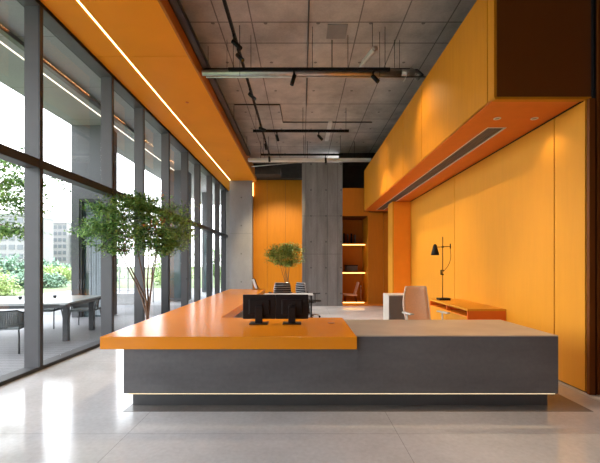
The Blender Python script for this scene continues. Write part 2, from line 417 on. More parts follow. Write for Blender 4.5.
# window wall
solid('wall_left', (-4.1, Y0, 0), (-3.73, -1.63, 5.25), 'plaster', 'grey wall on the left behind the viewer', 'wall', S)
XW, XG = -3.73, -3.95
my = [-1.6, .05, 1.65, 3.3, 5.15, 7.10, 8.50, 10.13, 11.78, 13.2, 14.9, 16.3, 17.6, 18.15]
dark_low = {7: 1, 10: 1}
for i in range(len(my) - 1):
    a, c = my[i], my[i + 1]
    wn = thing('window_%d' % (i + 1), (XW, a, 0), 'tall grey framed window bay on the left, %s from the viewer' % ('first second third fourth fifth sixth seventh eighth ninth tenth eleventh twelfth thirteenth fourteenth'.split()[i]), 'window', kind=S)
    box('sill', (XW - .24, a, 0), (XW - .03, c, .035), 'frame', wn)
    box('sill_edge', (XW - .03, a, 0), (XW, c, .05), 'framedark', wn)
    box('transom', (XW - .21, a, 2.885), (XW - .028, c, 3.0), 'frame', wn)
    box('transom_edge', (XW - .028, a, 2.88), (XW, c, 3.005), 'framedark', wn)
    box('header', (XW - .24, a, 5.19), (XW, c, 5.30), 'frame', wn)
    box('header_edge', (XW - .004, a, 5.2), (XW + .012, c, 5.252), 'black', wn)
    m1 = MB().box((XG + .0, a - .03, .03), (XW - .02, a + .03, 5.2))
    obj('mullion', m1, 'frame', wn)
    low = 2.88
    box('mullion_edge', (XW - .02, a - .032, .03), (XW + .004, a + .034, 5.2), 'framedark', wn)
    if i in dark_low:
        box('door_stile', (XG + .01, a - .05, .03), (XW - .018, a - .031, 2.88), 'framedark', wn)
    for z0, z1 in ((.035, 2.885), (3.0, 5.19)):
        obj('pane', MB().box((XG - .004, a + .03, z0), (XG + .004, c - .03, z1)), 'glass', wn)
    if i in (8, 9, 10):
        obj('door_handle', MB().tube([(XW - .03, a - .10, 1.05), (XW + .03, a - .10, 1.05), (XW + .03, a - .24, 1.05)], .012, 8), 'black', wn)

# ------------------------------------------------------------------ reception desk
d = thing('reception_desk', (.4, 4.2, 0), 'long dark concrete reception desk on a recessed plinth with a glowing yellow line', 'reception desk')
mb = MB().box((-1.835, 3.70, .180), (.565, 4.78, .640), .004); mb.box((.563, 3.70, .180), (2.636, 4.78, .762), .004)
obj('body', mb, 'desk', d)
box('lit_top', (.563, 3.70, .764), (2.636, 4.78, .774), 'desk_lit', d)
box('plinth', (-1.804, 3.843, .003), (2.62, 4.7, .165), 'plinth', d)
box('light_strip', (-1.80, 3.712, .168), (2.61, 3.73, .1795), 'deskled', d)
box('support_panel', (-1.95, 4.95, 0), (-1.2, 10.8, .10), 'plinth', d)
box('drawer_bank', (-2.0, 4.95, .10), (-1.16, 10.85, .640), 'desk', d)
poly = [(-2.055, 3.66), (.56, 3.66), (.56, 5.0), (-1.12, 5.0), (-1.12, 10.95), (-2.2, 10.95)]
ct = obj('countertop', MB().prism(poly, .642, .77), 'counter')
bv = ct.modifiers.new('bevel', 'BEVEL'); bv.width = .004; bv.segments = 2; bv.limit_method = 'ANGLE'
tag(ct, 'thick glossy orange L-shaped countertop on the reception desk', 'countertop')
tag(obj('cable_grommet', MB().lathe([(.042, 0), (.044, .004), (.03, .006), (.028, .003)], (.37, 4.52, .7705), 20), plain('bronze_disc', (.45, .14, .02), .4)), 'round cable grommet set in the orange countertop right of the monitors', 'grommet')

# monitors, backs to the viewer
def monitor(x, y, label):
    t = thing('monitor', (x, y, .7705), label, 'monitor', group='pair of black monitors on the countertop')
    z = .7705
    mb = MB().box((x - .2045, y + .0, z + .055), (x + .2045, y + .022, z + .36), .006)
    mb.box((x - .13, y - .018, z + .11), (x + .13, y + .005, z + .30), .01)
    obj('housing', mb, 'blackplastic', t)
    box('screen', (x - .195, y + .0215, z + .075), (x + .195, y + .0235, z + .352), 'screen', t)
    obj('stand_neck', MB().box((x - .045, y - .05, z + .008), (x + .045, y - .028, z + .21), .005).box((x - .04, y - .03, z + .17), (x + .04, y - .015, z + .24), .004), 'blackplastic', t)
    obj('stand_base', MB().box((x - .115, y - .10, z), (x + .115, y + .09, z + .012), .005), 'blackplastic', t)
    return t
monitor(-.535, 4.50, 'black monitor seen from behind, left of the pair on the orange countertop')
monitor(-.125, 4.50, 'black monitor seen from behind, right of the pair on the orange countertop')

t = thing('tablet_stand', (-1.38, 10.6, .77), 'small dark tablet propped on a stand at the far end of the orange counter', 'tablet', rz=.5)
R = Matrix.Rotation(math.radians(-18), 3, 'X') @ Matrix.Rotation(math.radians(35), 3, 'Z')
obj('tablet', MB().box((-.012, -.11, .015), (.012, .11, .34), .004, Matrix.Rotation(math.radians(-20), 3, 'Y')), 'blackplastic', t, True)
obj('screen', MB().box((-.019, -.10, .03), (-.0135, .10, .325), 0, Matrix.Rotation(math.radians(-20), 3, 'Y')), 'white', t, True)
obj('easel', MB().tube([(-.01, 0, .25), (.14, 0, .01), (-.10, 0, .006)], .008, 6), 'black', t, True)

# ------------------------------------------------------------------ trees
def leaf_cloud(mb, pts, size, flat=.5):
    for p in pts:
        d = Vector((random.gauss(0, 1), random.gauss(0, 1), random.gauss(0, flat))).normalized()
        s = d.cross(Vector((random.gauss(0, .3), random.gauss(0, .3), 1))).normalized()
        n = s.cross(d) * .12
        L = size * random.uniform(.6, 1.25); W = L * .42
        o = len(mb.v)
        mb.v += [p, p + d * L * .5 + s * W * .5 - n * L, p + d * L - n * L * 1.6, p + d * L * .5 - s * W * .5 - n * L]
        mb.f += [[o, o + 1, o + 2], [o, o + 2, o + 3]]; mb.sm += [False, False]

def crown_points(c, rad, nclus, per, spread, flat_bottom=.3):
    """sprays distributed in an umbrella shaped crown"""
    out = []; cl = []
    while len(cl) < nclus:
        q = Vector([random.uniform(-1, 1) for _ in range(3)])
        if q.length > 1 or q.length < .25 or q.z < -.75: continue
        cl.append(q)
    for q in cl:
        cc = Vector((c[0] + q.x * rad[0], c[1] + q.y * rad[1], c[2] + q.z * rad[2]))
        for _ in range(per):
            out.append(cc + Vector((random.gauss(0, spread), random.gauss(0, spread), random.gauss(0, spread * .42))))
    return out, cl

def tree(name, base, stems, c, rad, nclus, per, spread, leaf, mleaf, mbark, label, rz=0, stem_r=.03, extra=None, pot=None, zbase=0, cat='tree', group=None):
    t = thing(name, base, label, cat, group=group)
    b0 = Vector(base) + Vector((0, 0, zbase))
    pts, cl = crown_points(c, rad, nclus, per, spread)
    heads = [Vector((c[0] + q.x * rad[0] * .9, c[1] + q.y * rad[1] * .9, c[2] + q.z * rad[2] * .8)) for q in cl]
    mb = MB(); forks = []
    for sx, sy in stems:
        tgt = Vector((c[0] + sx * rad[0] * .62, c[1] + sy * rad[1] * .62, c[2] - rad[2] * .25))
        st = b0 + Vector((sx * .022, sy * .022, 0)); path = []
        for i in range(7):
            f = i / 6
            p = st.lerp(tgt, f); h = max(0, (f - .24) / .76) ** 1.1; p.x = st.x + (tgt.x - st.x) * h; p.y = st.y + (tgt.y - st.y) * h
            p += Vector((random.gauss(0, .012), random.gauss(0, .012), 0)) * (1 if 0 < i < 6 else 0); path.append(p)
        mb.tube(path, [stem_r * (1 - .75 * i / 6) for i in range(7)], 7); forks += [(path[4], .4), (path[5], .3), (path[6], .25)]
    for h in heads:
        f = min(forks, key=lambda q: (q[0] - h).length + (0.4 if q[0].z > h.z else 0))
        mid = f[0].lerp(h, .5) + Vector((0, 0, -.03))
        mb.tube([f[0], mid, h], [stem_r * f[1], stem_r * f[1] * .6, stem_r * .08], 5, False)
    obj('trunk', mb, mbark, t)
    lm = MB(); leaf_cloud(lm, pts, leaf); obj('foliage', lm, mleaf, t)
    if extra:
        for nm, m, pp, sz in extra:
            l2 = MB(); leaf_cloud(l2, pp, sz); obj(nm, l2, m, t)
    if pot:
        r, h = pot
        p = obj('pot', MB().lathe([(r * .8, 0), (r, h * .95), (r, h), (r * .92, h), (r * .9, h - .04)], base, 28), 'pot', t)
        obj('soil', MB().lathe([(r * .88, h - .05), (r * .9, h - .035)], base, 28), 'soil', p)
    return t
def blob(c, s, n): return [Vector((c[0] + random.gauss(0, s), c[1] + random.gauss(0, s), c[2] + random.gauss(0, s * .6))) for _ in range(n)]
reds = blob((-2.45, 6.3, 2.28), .06, 22) + blob((-2.6, 6.25, 2.18), .06, 20) + blob((-2.5, 6.4, 2.75), .05, 10) + blob((-3.0, 6.3, 1.95), .1, 14)
yel = blob((-3.6, 7.2, 2.65), .12, 60) + blob((-3.7, 7.0, 2.85), .1, 50) + blob((-2.3, 7.4, 2.75), .1, 30)
tree('indoor_tree', (-3.0, 7.0, 0), [(-.9, .1), (-.45, -.5), (.15, .5), (.7, -.1), (.4, .7), (-.2, .2)], (-3.18, 7.0, 2.24), (1.03, .8, .66), 220, 75, .11, .075,
     'leaf', 'bark', 'large multi-stemmed leafy green tree growing indoors beside the windows', stem_r=.024, extra=[('red_leaves', 'redleaf', reds, .05), ('young_leaves', 'yelleaf', yel, .05)], pot=(.22, .27), zbase=.2)
tree('potted_tree', (-.46, 11.4, 0), [(-.6, .1), (-.3, -.4), (.1, .4), (.5, -.1), (.25, .5), (-.1, -.1)], (-.54, 11.4, 1.80), (.56, .5, .42), 120, 60, .085, .065,
     'leaf2', 'barkdark', 'small multi-stemmed leafy tree behind the black monitors', stem_r=.014, pot=(.25, .45), zbase=.38)

# ------------------------------------------------------------------ office furniture behind the desk
def rot_pts(pts, a):
    return [(x * math.cos(a) - y * math.sin(a), x * math.sin(a) + y * math.cos(a), z) for x, y, z in pts]
def office_chair(loc, rz, label, fabric, shell, armc, group=None, back_h=.55, ribs=True, name='office_chair', casters=True, ax=.29):
    """faces local -Y"""
    t = thing(name, loc, label, 'chair', rz, group)
    # curved seat and backrest as grids
    def sheet(fn, nu, nv, th):
        vs = []; fs = []
        for k in (0, 1):
            for i in range(nu + 1):
                for j in range(nv + 1):
                    vs.append(fn(i / nu * 2 - 1, j / nv, k * th))
        q = (nu + 1) * (nv + 1)
        for i in range(nu):
            for j in range(nv):
                a = i * (nv + 1) + j; b = a + nv + 1
                fs.append([a, b, b + 1, a + 1]); fs.append([q + a, q + a + 1, q + b + 1, q + b])
        rim = [i * (nv + 1) for i in range(nu + 1)] + [nu * (nv + 1) + j for j in range(1, nv + 1)] + [i * (nv + 1) + nv for i in range(nu - 1, -1, -1)] + [j for j in range(nv - 1, 0, -1)]
        for i in range(len(rim)):
            a, b = rim[i], rim[(i + 1) % len(rim)]; fs.append([b, a, a + q, b + q])
        return MB().add(vs, fs, True)
    obj('seat', sheet(lambda u, v, k: (u * .24 * (1 - .12 * v * v), -.25 + v * .46, .455 + .02 * u * u - .03 * max(0, .25 - v) * 4 * .5 + k * 1.0), 8, 8, .05), fabric, t, True)
    bk = lambda u, v, k: (u * (.225 - .03 * v ** 3 + .02 * math.sin(v * PI)), .22 + .10 * v + .045 * math.sin(v * PI) - .05 * u * u + k, .50 + v * back_h)
    obj('backrest', sheet(bk, 8, 10, .022), fabric, t, True)
    fr = MB()
    for u in (-1, 1): fr.tube([bk(u, v / 8, .011) for v in range(9)], .013, 6)
    fr.tube([bk(u / 4 - 1, 1, .011) for u in range(9)], .013, 6); fr.tube([bk(u / 4 - 1, 0, .011) for u in range(9)], .013, 6)
    if ribs:
        for q in range(1, 8): fr.tube([bk(u / 4 - 1, q / 8, .028) for u in range(9)], .013, 5)
    fr.tube([(0, .10, .44), (0, .30, .46), bk(0, .3, .03)], .02, 6)
    obj('back_frame', fr, shell, t, True)
    for sgn in (-1, 1):
        obj('armrest', MB().box((sgn * ax - .035, -.16, .695), (sgn * ax + .035, .12, .72), .008).tube([(sgn * ax, .0, .70), (sgn * ax, .0, .45), (sgn * .15, .0, .435)], .014, 6), armc, t, True)
    obj('column', MB().tube([(0, 0, .09), (0, 0, .28)], .028, 10).tube([(0, 0, .27), (0, 0, .44)], .018, 10).box((-.1, -.1, .43), (.1, .1, .452), .005), 'black', t, True)
    base = MB()
    for k in range(5):
        a = 2 * PI * k / 5 + .3; x, y = math.cos(a), math.sin(a)
        base.tube([(0, 0, .105), (x * .16, y * .16, .095), (x * .30, y * .30, .07)], [.024, .018, .012], 6)
    bo = obj('base', base, shell, t, True)
    for k in range(5):
        a = 2 * PI * k / 5 + .3; x, y = math.cos(a) * .30, math.sin(a) * .30
        c = MB()
        for s2 in (-.018, .018):
            px, py = x - math.sin(a) * s2, y + math.cos(a) * s2
            c.tube([(px + math.sin(a) * .009, py - math.cos(a) * .009, .030), (px - math.sin(a) * .009, py + math.cos(a) * .009, .030)], .028, 12)
        c.tube([(x, y, .03), (x, y, .075)], .008, 6)
        obj('caster', c, 'black', bo, True)
    return t

# rear work table
t = thing('work_table', (-.5, 9.2, 0), 'thin pale-topped work table behind the monitors', 'table')
box('tabletop', (-.98, 9.0, .737), (.28, 9.5, .755), 'white', t, .004)
for x in (-.94, .22):
    for y in (9.03, 9.43): box('leg', (x, y, 0), (x + .03, y + .03, .737), 'black', t)
g1 = 'black office chairs at the rear work table'
office_chair((-.62, 10.35, 0), PI + .25, 'black ribbed-back office chair behind the monitors, left of the small tree stems', 'meshdark', 'chrome', 'black', g1, .50)
office_chair((.2, 10.25, 0), PI / 2 + .6, 'black ribbed-back office chair right of the small tree stems with its caster base showing', 'meshdark', 'chrome', 'black', g1, .50)

# beige chair and storage at the right
office_chair((2.05, 6.0, 0), PI - 2.9, 'beige mesh high-back office chair behind the concrete desk', 'mesh', 'paleframe', 'white', None, .62, ribs=False, ax=.33)
c = thing('pedestal_cabinet', (2.28, 8.75, 0), 'low white and taupe pedestal cabinet behind the beige chair', 'cabinet')
box('carcass', (2.05, 8.52, .0), (2.56, 9.1, .79), 'white', c, .004)
box('door', (2.06, 8.50, .03), (2.55, 8.52, .765), 'greylam', c)

# credenza
c = thing('credenza', (3.0, 6.7, 0), 'low orange open-fronted credenza against the golden wall', 'credenza')
x0, x1, y0, y1, zt = 2.68, 3.295, 5.82, 7.55, .79
box('top_panel', (x0, y0, zt - .035), (x1, y1, zt), 'wall', c)
box('end_panel', (x0, y0, .28), (x1, y0 + .035, zt - .035), 'redorange', c)
box('end_panel', (x0, y1 - .035, .28), (x1, y1, zt - .035), 'redorange', c)
box('divider', (x0, 6.66, .665), (x1, 6.695, zt - .035), 'redorange', c)
box('shelf', (x0, y0 + .035, .645), (x1, y1 - .035, .665), 'orange', c)
box('back_panel', (x1 - .015, y0 + .035, .28), (x1, y1 - .035, zt - .035), 'brown', c)
box('base_panel', (x0, y0, .25), (x1, y1, .28), 'orange', c)
box('plinth', (x0 + .06, y0 + .05, 0), (x1, y1 - .05, .25), 'void', c)
for a, bb in ((y0 + .04, 6.675), (6.68, y1 - .04)): box('door', (x0 - .0, a, .285), (x0 + .02, bb, .643), 'wall', c)

# desk lamp
L = thing('desk_lamp', (2.86, 7.28, .79), 'tall slim black task lamp with a bell shade standing on the credenza', 'lamp')
bx_, by_ = 2.86, 7.28
box('base', (bx_ - .11, by_ - .09, .7905), (bx_ + .11, by_ + .09, .835), 'black', L, .006)
obj('pole', MB().tube([(bx_ - .015, by_, .83), (bx_ - .015, by_, 2.07)], .008, 8), 'black', L)
obj('arm', MB().tube([(bx_ - .15, by_, 1.86), (bx_ + .13, by_, 1.875)], .007, 8).tube([(bx_ + .13, by_ - .02, 1.93), (bx_ + .135, by_ - .02, 1.83)], .012, 8), 'black', L)
obj('arm_clamp', MB().box((bx_ - .03, by_ - .02, 1.85), (bx_, by_ + .02, 1.88)), 'black', L)
obj('clamp', MB().box((bx_ - .055, by_ - .02, 1.30), (bx_ + .0, by_ + .02, 1.32)).box((bx_ - .055, by_ - .02, 1.30), (bx_ - .04, by_ + .02, 1.40)).box((bx_ - .055, by_ - .02, 1.385), (bx_ + .005, by_ + .02, 1.40)), 'black', L)
obj('lamp_shade', MB().lathe([(.08, 0), (.075, .04), (.052, .12), (.04, .18), (.03, .21), (.01, .225)], (bx_ - .17, by_, 1.70), 20), 'black', L)
cd = [(bx_ + .13, by_ - .02, 1.88)]
for i in range(9):
    a = i / 8; cd.append((bx_ + .13 + .02 * math.sin(a * PI) - .16 * a ** 3, by_ - .02, 1.83 - .48 * a))
obj('cord', MB().tube(cd, .005, 6), 'black', L)

# things in the niche
bk = []
for i, (x, h, m) in enumerate(((1.62, .40, 'black'), (1.77, .36, 'greylam'), (1.91, .39, 'black'), (2.05, .34, 'greylam'))):
    labs = ['tall dark book standing leftmost on the upper niche shelf', 'grey-brown book standing second from the left on the upper niche shelf',
            'dark book standing third from the left on the upper niche shelf', 'shorter grey-brown book standing rightmost on the upper niche shelf']
    t = thing('book', (x, 13.95, 2.325), labs[i], 'book', group='books on the upper niche shelf')
    box('cover', (x - .022, 13.85, 2.3255), (x + .022, 14.08, 2.3255 + h), m, t, .003)
    box('pages', (x - .017, 13.853, 2.33), (x + .017, 14.083, 2.3255 + h + .002), 'whitepaint', t)
t = thing('storage_box', (1.92, 13.95, 1.245), 'dark lidded storage box on the lower niche shelf', 'box')
box('body', (1.68, 13.85, 1.2455), (2.14, 14.15, 1.46), 'greylam', t, .005)
box('lid', (1.67, 13.84, 1.46), (2.15, 14.16, 1.50), 'black', t, .004)
t = thing('lounge_chair', (1.88, 13.75, .101), 'small dusty pink lounge chair in profile at the bottom of the niche', 'chair')
obj('seat', MB().box((-.30, -.20, .24), (.20, .20, .30), .02, Matrix.Rotation(math.radians(3), 3, 'Y')), 'pinkfab', t, True)
obj('backrest', MB().box((.17, -.19, .26), (.22, .19, .76), .018, Matrix.Rotation(math.radians(17), 3, 'Y')), 'pinkfab', t, True)
for sx, sy in ((-.22, -.16), (-.22, .16), (.15, -.16), (.15, .16)):
    obj('leg', MB().tube([(sx, sy, .25), (sx + (.03 if sx > 0 else -.03), sy, .0)], .014, 6), 'black', t, True)
t = thing('bottle', (2.28, 13.95, .1), 'slim pale bottle standing beside the pink lounge chair in the niche', 'bottle')
obj('body', MB().lathe([(.03, 0), (.032, .02), (.032, .40), (.014, .48), (.012, .56)], (2.28, 13.95, .1), 14), 'pinkfab', t)
obj('cap', MB().lathe([(.016, .56), (.016, .60)], (2.28, 13.95, .1), 12), 'whitepaint', t)

# ------------------------------------------------------------------ ceiling services
ZK = 5.30
def track(a, b, label, w=.05, h=.06):
    a, b = Vector(a), Vector(b); t = thing('lighting_track', ((a.x + b.x) / 2, (a.y + b.y) / 2, a.z), label, 'lighting track', group='black lighting tracks')
    if abs(a.x - b.x) > abs(a.y - b.y): box('rail', (a.x, a.y - w / 2, a.z), (b.x, a.y + w / 2, a.z + h), 'black', t)
    else: box('rail', (a.x - w / 2, a.y, a.z), (a.x + w / 2, b.y, a.z + h), 'black', t)
    for f in (.03, .52, .97):
        p = a.lerp(b, f); obj('suspension_rod', MB().tube([(p.x, p.y, a.z + h), (p.x, p.y, 6.0)], .006, 6), 'black', t)
    return t
ZL = 5.445
track((-1.17, 0.0, ZL), (-1.17, 13.0, ZL), 'long black lighting track running away from the viewer along the left of the ceiling', .045)
track((-1.39, 6.80, 5.165), (1.66, 6.80, 5.165), 'nearest black cross track, hung beside the silver duct', .05, .055)
track((-1.40, 10.3, ZK - .0), (1.34, 10.3, ZK - .0), 'middle black cross track, alone against the pale concrete ceiling', .05, .07)
track((-1.42, 12.5, ZK - .0), (1.42, 12.5, ZK - .0), 'farthest black cross track, just in front of the pale duct', .05, .06)
def spot(x, y, z, aim, label, lit=False, energy=0, angle=50, col=(1, .74, .42), length=.16, blend=.6):
    t = thing('track_spotlight', (x, y, z), label, 'spotlight', group='black cylindrical track spotlights')
    obj('adapter', MB().box((x - .02, y - .05, z - .03), (x + .02, y + .05, z), .003).tube([(x, y, z - .03), (x, y, z - .09)], .009, 6), 'black', t)
    p = Vector((x, y, z - .11)); d = (Vector(aim) - p).normalized()
    obj('barrel', MB().tube([p - d * .04, p - d * .035, p + d * length], [.03, .038, .038], 14), 'black', t)
    q = p + d * (length + .001)
    obj('lens', MB().tube([q, q + d * .003], .031, 14), 'lens' if lit else 'screen', t)
    if energy:
        l = bpy.data.lights.new('spot_lamp', 'SPOT'); l.energy = energy; l.color = col; l.spot_size = math.radians(angle); l.spot_blend = blend; l.shadow_soft_size = .03
        lo = bpy.data.objects.new('spot_lamp', l); C.objects.link(lo); lo.parent = t
        lo.location = (q + d * .01) - Vector((x, y, z)); lo.rotation_euler = d.to_track_quat('-Z', 'Y').to_euler()
    return t
WARM = (1, .74, .40)
K = 0.45
spot(-1.17, 6.2, ZL, (3.3, 6.3, 1.2), 'first black spotlight on the long track, nearest the viewer', False, 420 * K, 46, WARM)
spot(-1.17, 6.6, ZL, (2.5, 4.3, .75), 'black spotlight on the long track right at the silver duct crossing', False, 480 * K, 40, (1, .80, .55))
spot(-1.17, 3.0, ZL, (2.3, 2.95, 0), 'added unseen black spotlight at the near end of the long track, warming the floor before the desk', False, 190, 50, (1, .66, .40), .16, 1.0)  # out-of-view lamp added to warm the foreground floor
spot(-1.17, 8.1, ZL, (3.3, 8.6, 1.3), 'second black spotlight on the long track, just past the silver duct', False, 700 * K, 48, WARM)
spot(-1.17, 10.1, ZL, (2.24, 9.9, 4.0), 'black spotlight where the long track crosses the middle cross track', False, 300 * K, 34, WARM, .16, 1.0)
spot(-1.17, 11.5, ZL, (-.7, 16.2, 1.7), 'small black spotlight on the long track between the two far cross tracks', True, 1000 * K, 58, WARM)
spot(-1.17, 12.85, ZL, (-1.2, 16.2, 2.2), 'lit black spotlight at the far end of the long track', True, 300 * K, 60, WARM)
spot(-.15, 6.80, 5.165, (-1.3, 6.2, .77), 'black spotlight hanging from the nearest cross track', False, 230, 75, (1, .76, .48), .17)
spot(-.72, 10.3, ZK, (.7, 8.6, 0), 'tilted black spotlight left of centre on the middle cross track', False, 300, 60, (1, .88, .76))
spot(.48, 10.3, ZK, (3.3, 9.0, 1.6), 'black spotlight on the right part of the middle cross track', False, 420 * K, 44, WARM)
spot(.82, 12.5, ZK, (1.0, 11.0, 0), 'black spotlight on the farthest cross track in front of the concrete pillar', False, 420, 65, (1, .9, .8))
spot(1.35, 6.80, 5.165, (2.24, 6.5, 3.9), 'black spotlight at the right end of the nearest cross track aimed at the amber bulkhead', False, 110 * K, 85, WARM, .14, 1.0)

t = thing('air_duct', (0, 7.0, 5.3), 'long silver duct crossing the ceiling behind the nearest cross track', 'duct')
obj('pipe', MB().tube([(-1.95, 7.05, 5.265), (1.95, 7.05, 5.265)], .055, 16).tube([(1.95, 7.05, 5.265), (2.2, 7.05, 5.265)], [.055, .07], 16), 'steel', t)
obj('elbow', MB().tube([(2.2, 7.05, 5.265)] + [(2.2 + .14 * math.sin(a * PI / 8), 7.05, 5.335 - .07 * math.cos(a * PI / 8)) for a in range(9)], .04, 12), 'steel', t)
for x in (-1.0, .9): obj('hanger', MB().tube([(x, 7.05, 5.31), (x, 7.05, 6.0)], .006, 6), 'black', t)
t = thing('steel_pipe', (0, 7.2, 5.45), 'dark upper pipe running across the ceiling above the silver duct', 'pipe')
obj('pipe', MB().tube([(-1.95, 7.2, 5.40), (2.1, 7.2, 5.40), (2.3, 7.2, 5.38), (2.40, 7.2, 5.30), (2.3, 7.2, 5.22)], .038, 10), 'pipe', t)
for x, y in ((.60, 7.2), (-1.5, 7.2), (1.85, 7.2), (1.95, 7.2)): obj('hanger', MB().tube([(x, y, 5.43), (x, y, 6.0)], .010 if x == .6 else .005, 6), 'black', t)
t = thing('conduit', (0, 6.95, 5.15), 'thin lower steel conduit running across the ceiling under the silver duct', 'pipe')
obj('pipe', MB().tube([(-1.85, 6.95, 5.13), (2.4, 6.95, 5.13)], .018, 8), 'steel', t)
for x in (-1.2, 1.5): obj('hanger', MB().tube([(x, 6.95, 5.13), (x, 6.95, 6.0)], .005, 6), 'black', t)
obj('clip', MB().tube([(1.95, 6.93, 5.02), (2.12, 6.93, 5.32)], .012, 6), 'steel', t)
# far pale duct
t = thing('air_duct', (0, 13.0, 5.28), 'pale flat duct crossing the far end of the ceiling above the concrete pillar', 'duct')
box('casing', (-1.95, 12.98, 5.262), (2.5, 13.18, 5.36), 'whitepaint', t, .01)
for x in (-1.5, .2, 1.9): obj('hanger', MB().tube([(x, 13.08, 5.36), (x, 13.08, 6.0)], .008, 6), 'black', t)
# cable tray on left
t = thing('cable_tray', (-1.93, 6, 5.5), 'dark cable tray running beside the orange soffit', 'cable tray')
g = MB(); g.box((-2.0, .5, 5.45), (-1.86, 13.0, 5.47)); g.box((-2.0, .5, 5.45), (-1.985, 13.0, 5.53)); g.box((-1.875, .5, 5.45), (-1.86, 13.0, 5.53)); obj('tray', g, 'pipe', t)
g = MB(); g.tube([(-1.95, .5, 5.49), (-1.94, 6, 5.495), (-1.95, 13.0, 5.49)], .02, 8); g.tube([(-1.90, .5, 5.485), (-1.91, 7, 5.487), (-1.90, 13.0, 5.485)], .014, 8); obj('cable', g, 'black', t)
for y in (4.6, 7.4, 10.2, 12.6): obj('hanger', MB().tube([(-1.93, y, 5.53), (-1.93, y, 6.0)], .006, 6), 'black', t)
# white tubular fixture
t = thing('ceiling_tube', (1.32, 6.9, 5.6), 'white cylindrical fixture hanging at a slant from the concrete ceiling', 'light fixture')
obj('tube', MB().tube([(1.33, 6.62, 5.47), (1.22, 7.05, 5.50), (1.20, 7.4, 5.52)], .045, 14), 'whitepaint', t)
obj('cap', MB().tube([(1.34, 6.56, 5.47), (1.335, 6.60, 5.47)], [.03, .055], 14), 'steel', t)
obj('hanger', MB().tube([(1.31, 6.7, 5.44), (1.31, 6.7, 6.0)], .005, 6), 'black', t)
t = thing('ceiling_beam_cover', (.88, 11.2, 5.95), 'pale boxed conduit running along the ceiling above the far cross tracks', 'conduit')
box('casing', (.82, 11.2, 5.93), (.95, 12.9, 6.0), 'whitepaint', t, .01)
t = thing('ceiling_conduit', (.7, 5, 5.98), 'thin dark conduit bent across the near part of the concrete ceiling', 'conduit')
obj('pipe', MB().tube([(.12, 3.2, 5.98), (.12, 10.1, 5.98)], .014, 6), 'pipe', t)
t = thing('ceiling_conduit', (-.5, 9, 5.98), 'thin dark conduit running across the ceiling beyond the silver duct', 'conduit')
obj('pipe', MB().tube([(-1.9, 10.06, 5.98), (-.62, 10.06, 5.98), (-.6, 11.3, 5.98), (2.2, 11.3, 5.98)], .016, 6), 'pipe', t)
t = thing('junction_box', (.64, 6.85, 5.98), 'flat grey square plate on the ceiling around the hanging rod', 'junction box')
box('plate', (.48, 6.72, 5.985), (.86, 7.14, 6.0), plain('dark_patch_plate', (.30, .28, .265), .8), t)
# equipment under the dark bulkhead
t = thing('air_unit', (-.95, 14.3, 5.3), 'black boxed unit below the ceiling above the orange back wall', 'air unit')
box('casing', (-1.85, 14.1, 5.06), (-.85, 14.7, 5.30), 'void', t, .01)
obj('hanger', MB().tube([(-1.35, 14.4, 5.3), (-1.35, 14.4, 6.0)], .008, 6), 'black', t)
t = thing('rail_pipe', (-.5, 13.6, 5.2), 'thin pale pipe under the far duct near the orange back wall', 'pipe')
obj('pipe', MB().tube([(-1.9, 13.6, 5.22), (0.4, 13.6, 5.42)], .018, 8), 'steel', t)
obj('hanger', MB().tube([(-.8, 13.6, 5.30), (-.8, 13.6, 6.0)], .005, 6), 'black', t)

# ------------------------------------------------------------------ outside
solid('ground', (-260, -60, -.25), (-3.98, 320, -.12), 'grass', 'green lawn stretching away outside', 'ground', S)
solid('deck', (-9.5, -6, -.12), (-3.98, 10.7, -.0), 'deck', 'pale grey plank deck outside the windows', 'deck', S)
solid('paving', (-14, 10.7, -.12), (-3.98, 13.6, -.02), 'paving', 'grey paved strip beyond the deck', 'paving', S)
solid('paving', (-14, 13.6, -.12), (-3.98, 24, -.05), 'kerb', 'pale paved yard beyond the grey strip', 'paving', S)
solid('canopy', (-6.6, -6, 5.5), (-3.98, 24, 6.2), 'extconcrete', 'grey concrete canopy over the deck', 'canopy', S)
p = thing('pier', (-6.1, 10.3, 0), 'grey concrete pier outside with a tall dark glazed opening', 'pier', kind=S)
mbp = MB(); mbp.box((-6.6, 10.3, 0), (-6.38, 10.9, 5.5)); mbp.box((-6.38, 10.3, 3.39), (-5.6, 10.9, 5.5)); mbp.box((-5.74, 10.3, 0), (-5.6, 10.9, 3.39))
obj('wall', mbp, 'extpier', p)
box('frame', (-6.38, 10.34, 3.33), (-5.74, 10.40, 3.39), 'framedark', p); box('frame', (-6.38, 10.34, 0), (-6.33, 10.40, 3.33), 'framedark', p)
box('pane', (-6.33, 10.45, 0), (-5.74, 10.46, 3.33), 'darkglass', p)
cm = MB()
for k in range(6): cm.box((-6.16 + k * .07, 10.408 + .01 * (k % 2), .05), (-6.10 + k * .07, 10.42 + .01 * (k % 2), 2.3))
obj('curtain', cm, 'curtain', p)
# more piers of the building wing seen through the far bays
for i, (xa, xb, ya) in enumerate(((-5.95, -4.85, 15.2), (-5.5, -5.05, 19.8))):
    p = thing('pier', ((xa + xb) / 2, ya, 0), ['grey outdoor pier seen between the middle mullions', 'grey outdoor pier seen between the far mullions'][i], 'pier', kind=S)
    box('wall', (xa, ya, 0), (xb, ya + .6, 5.5), 'extpier', p)
    box('pane', (xa + .12, ya - .01, .1), (xb - .12, ya + .0, 3.2), 'darkglass', p)
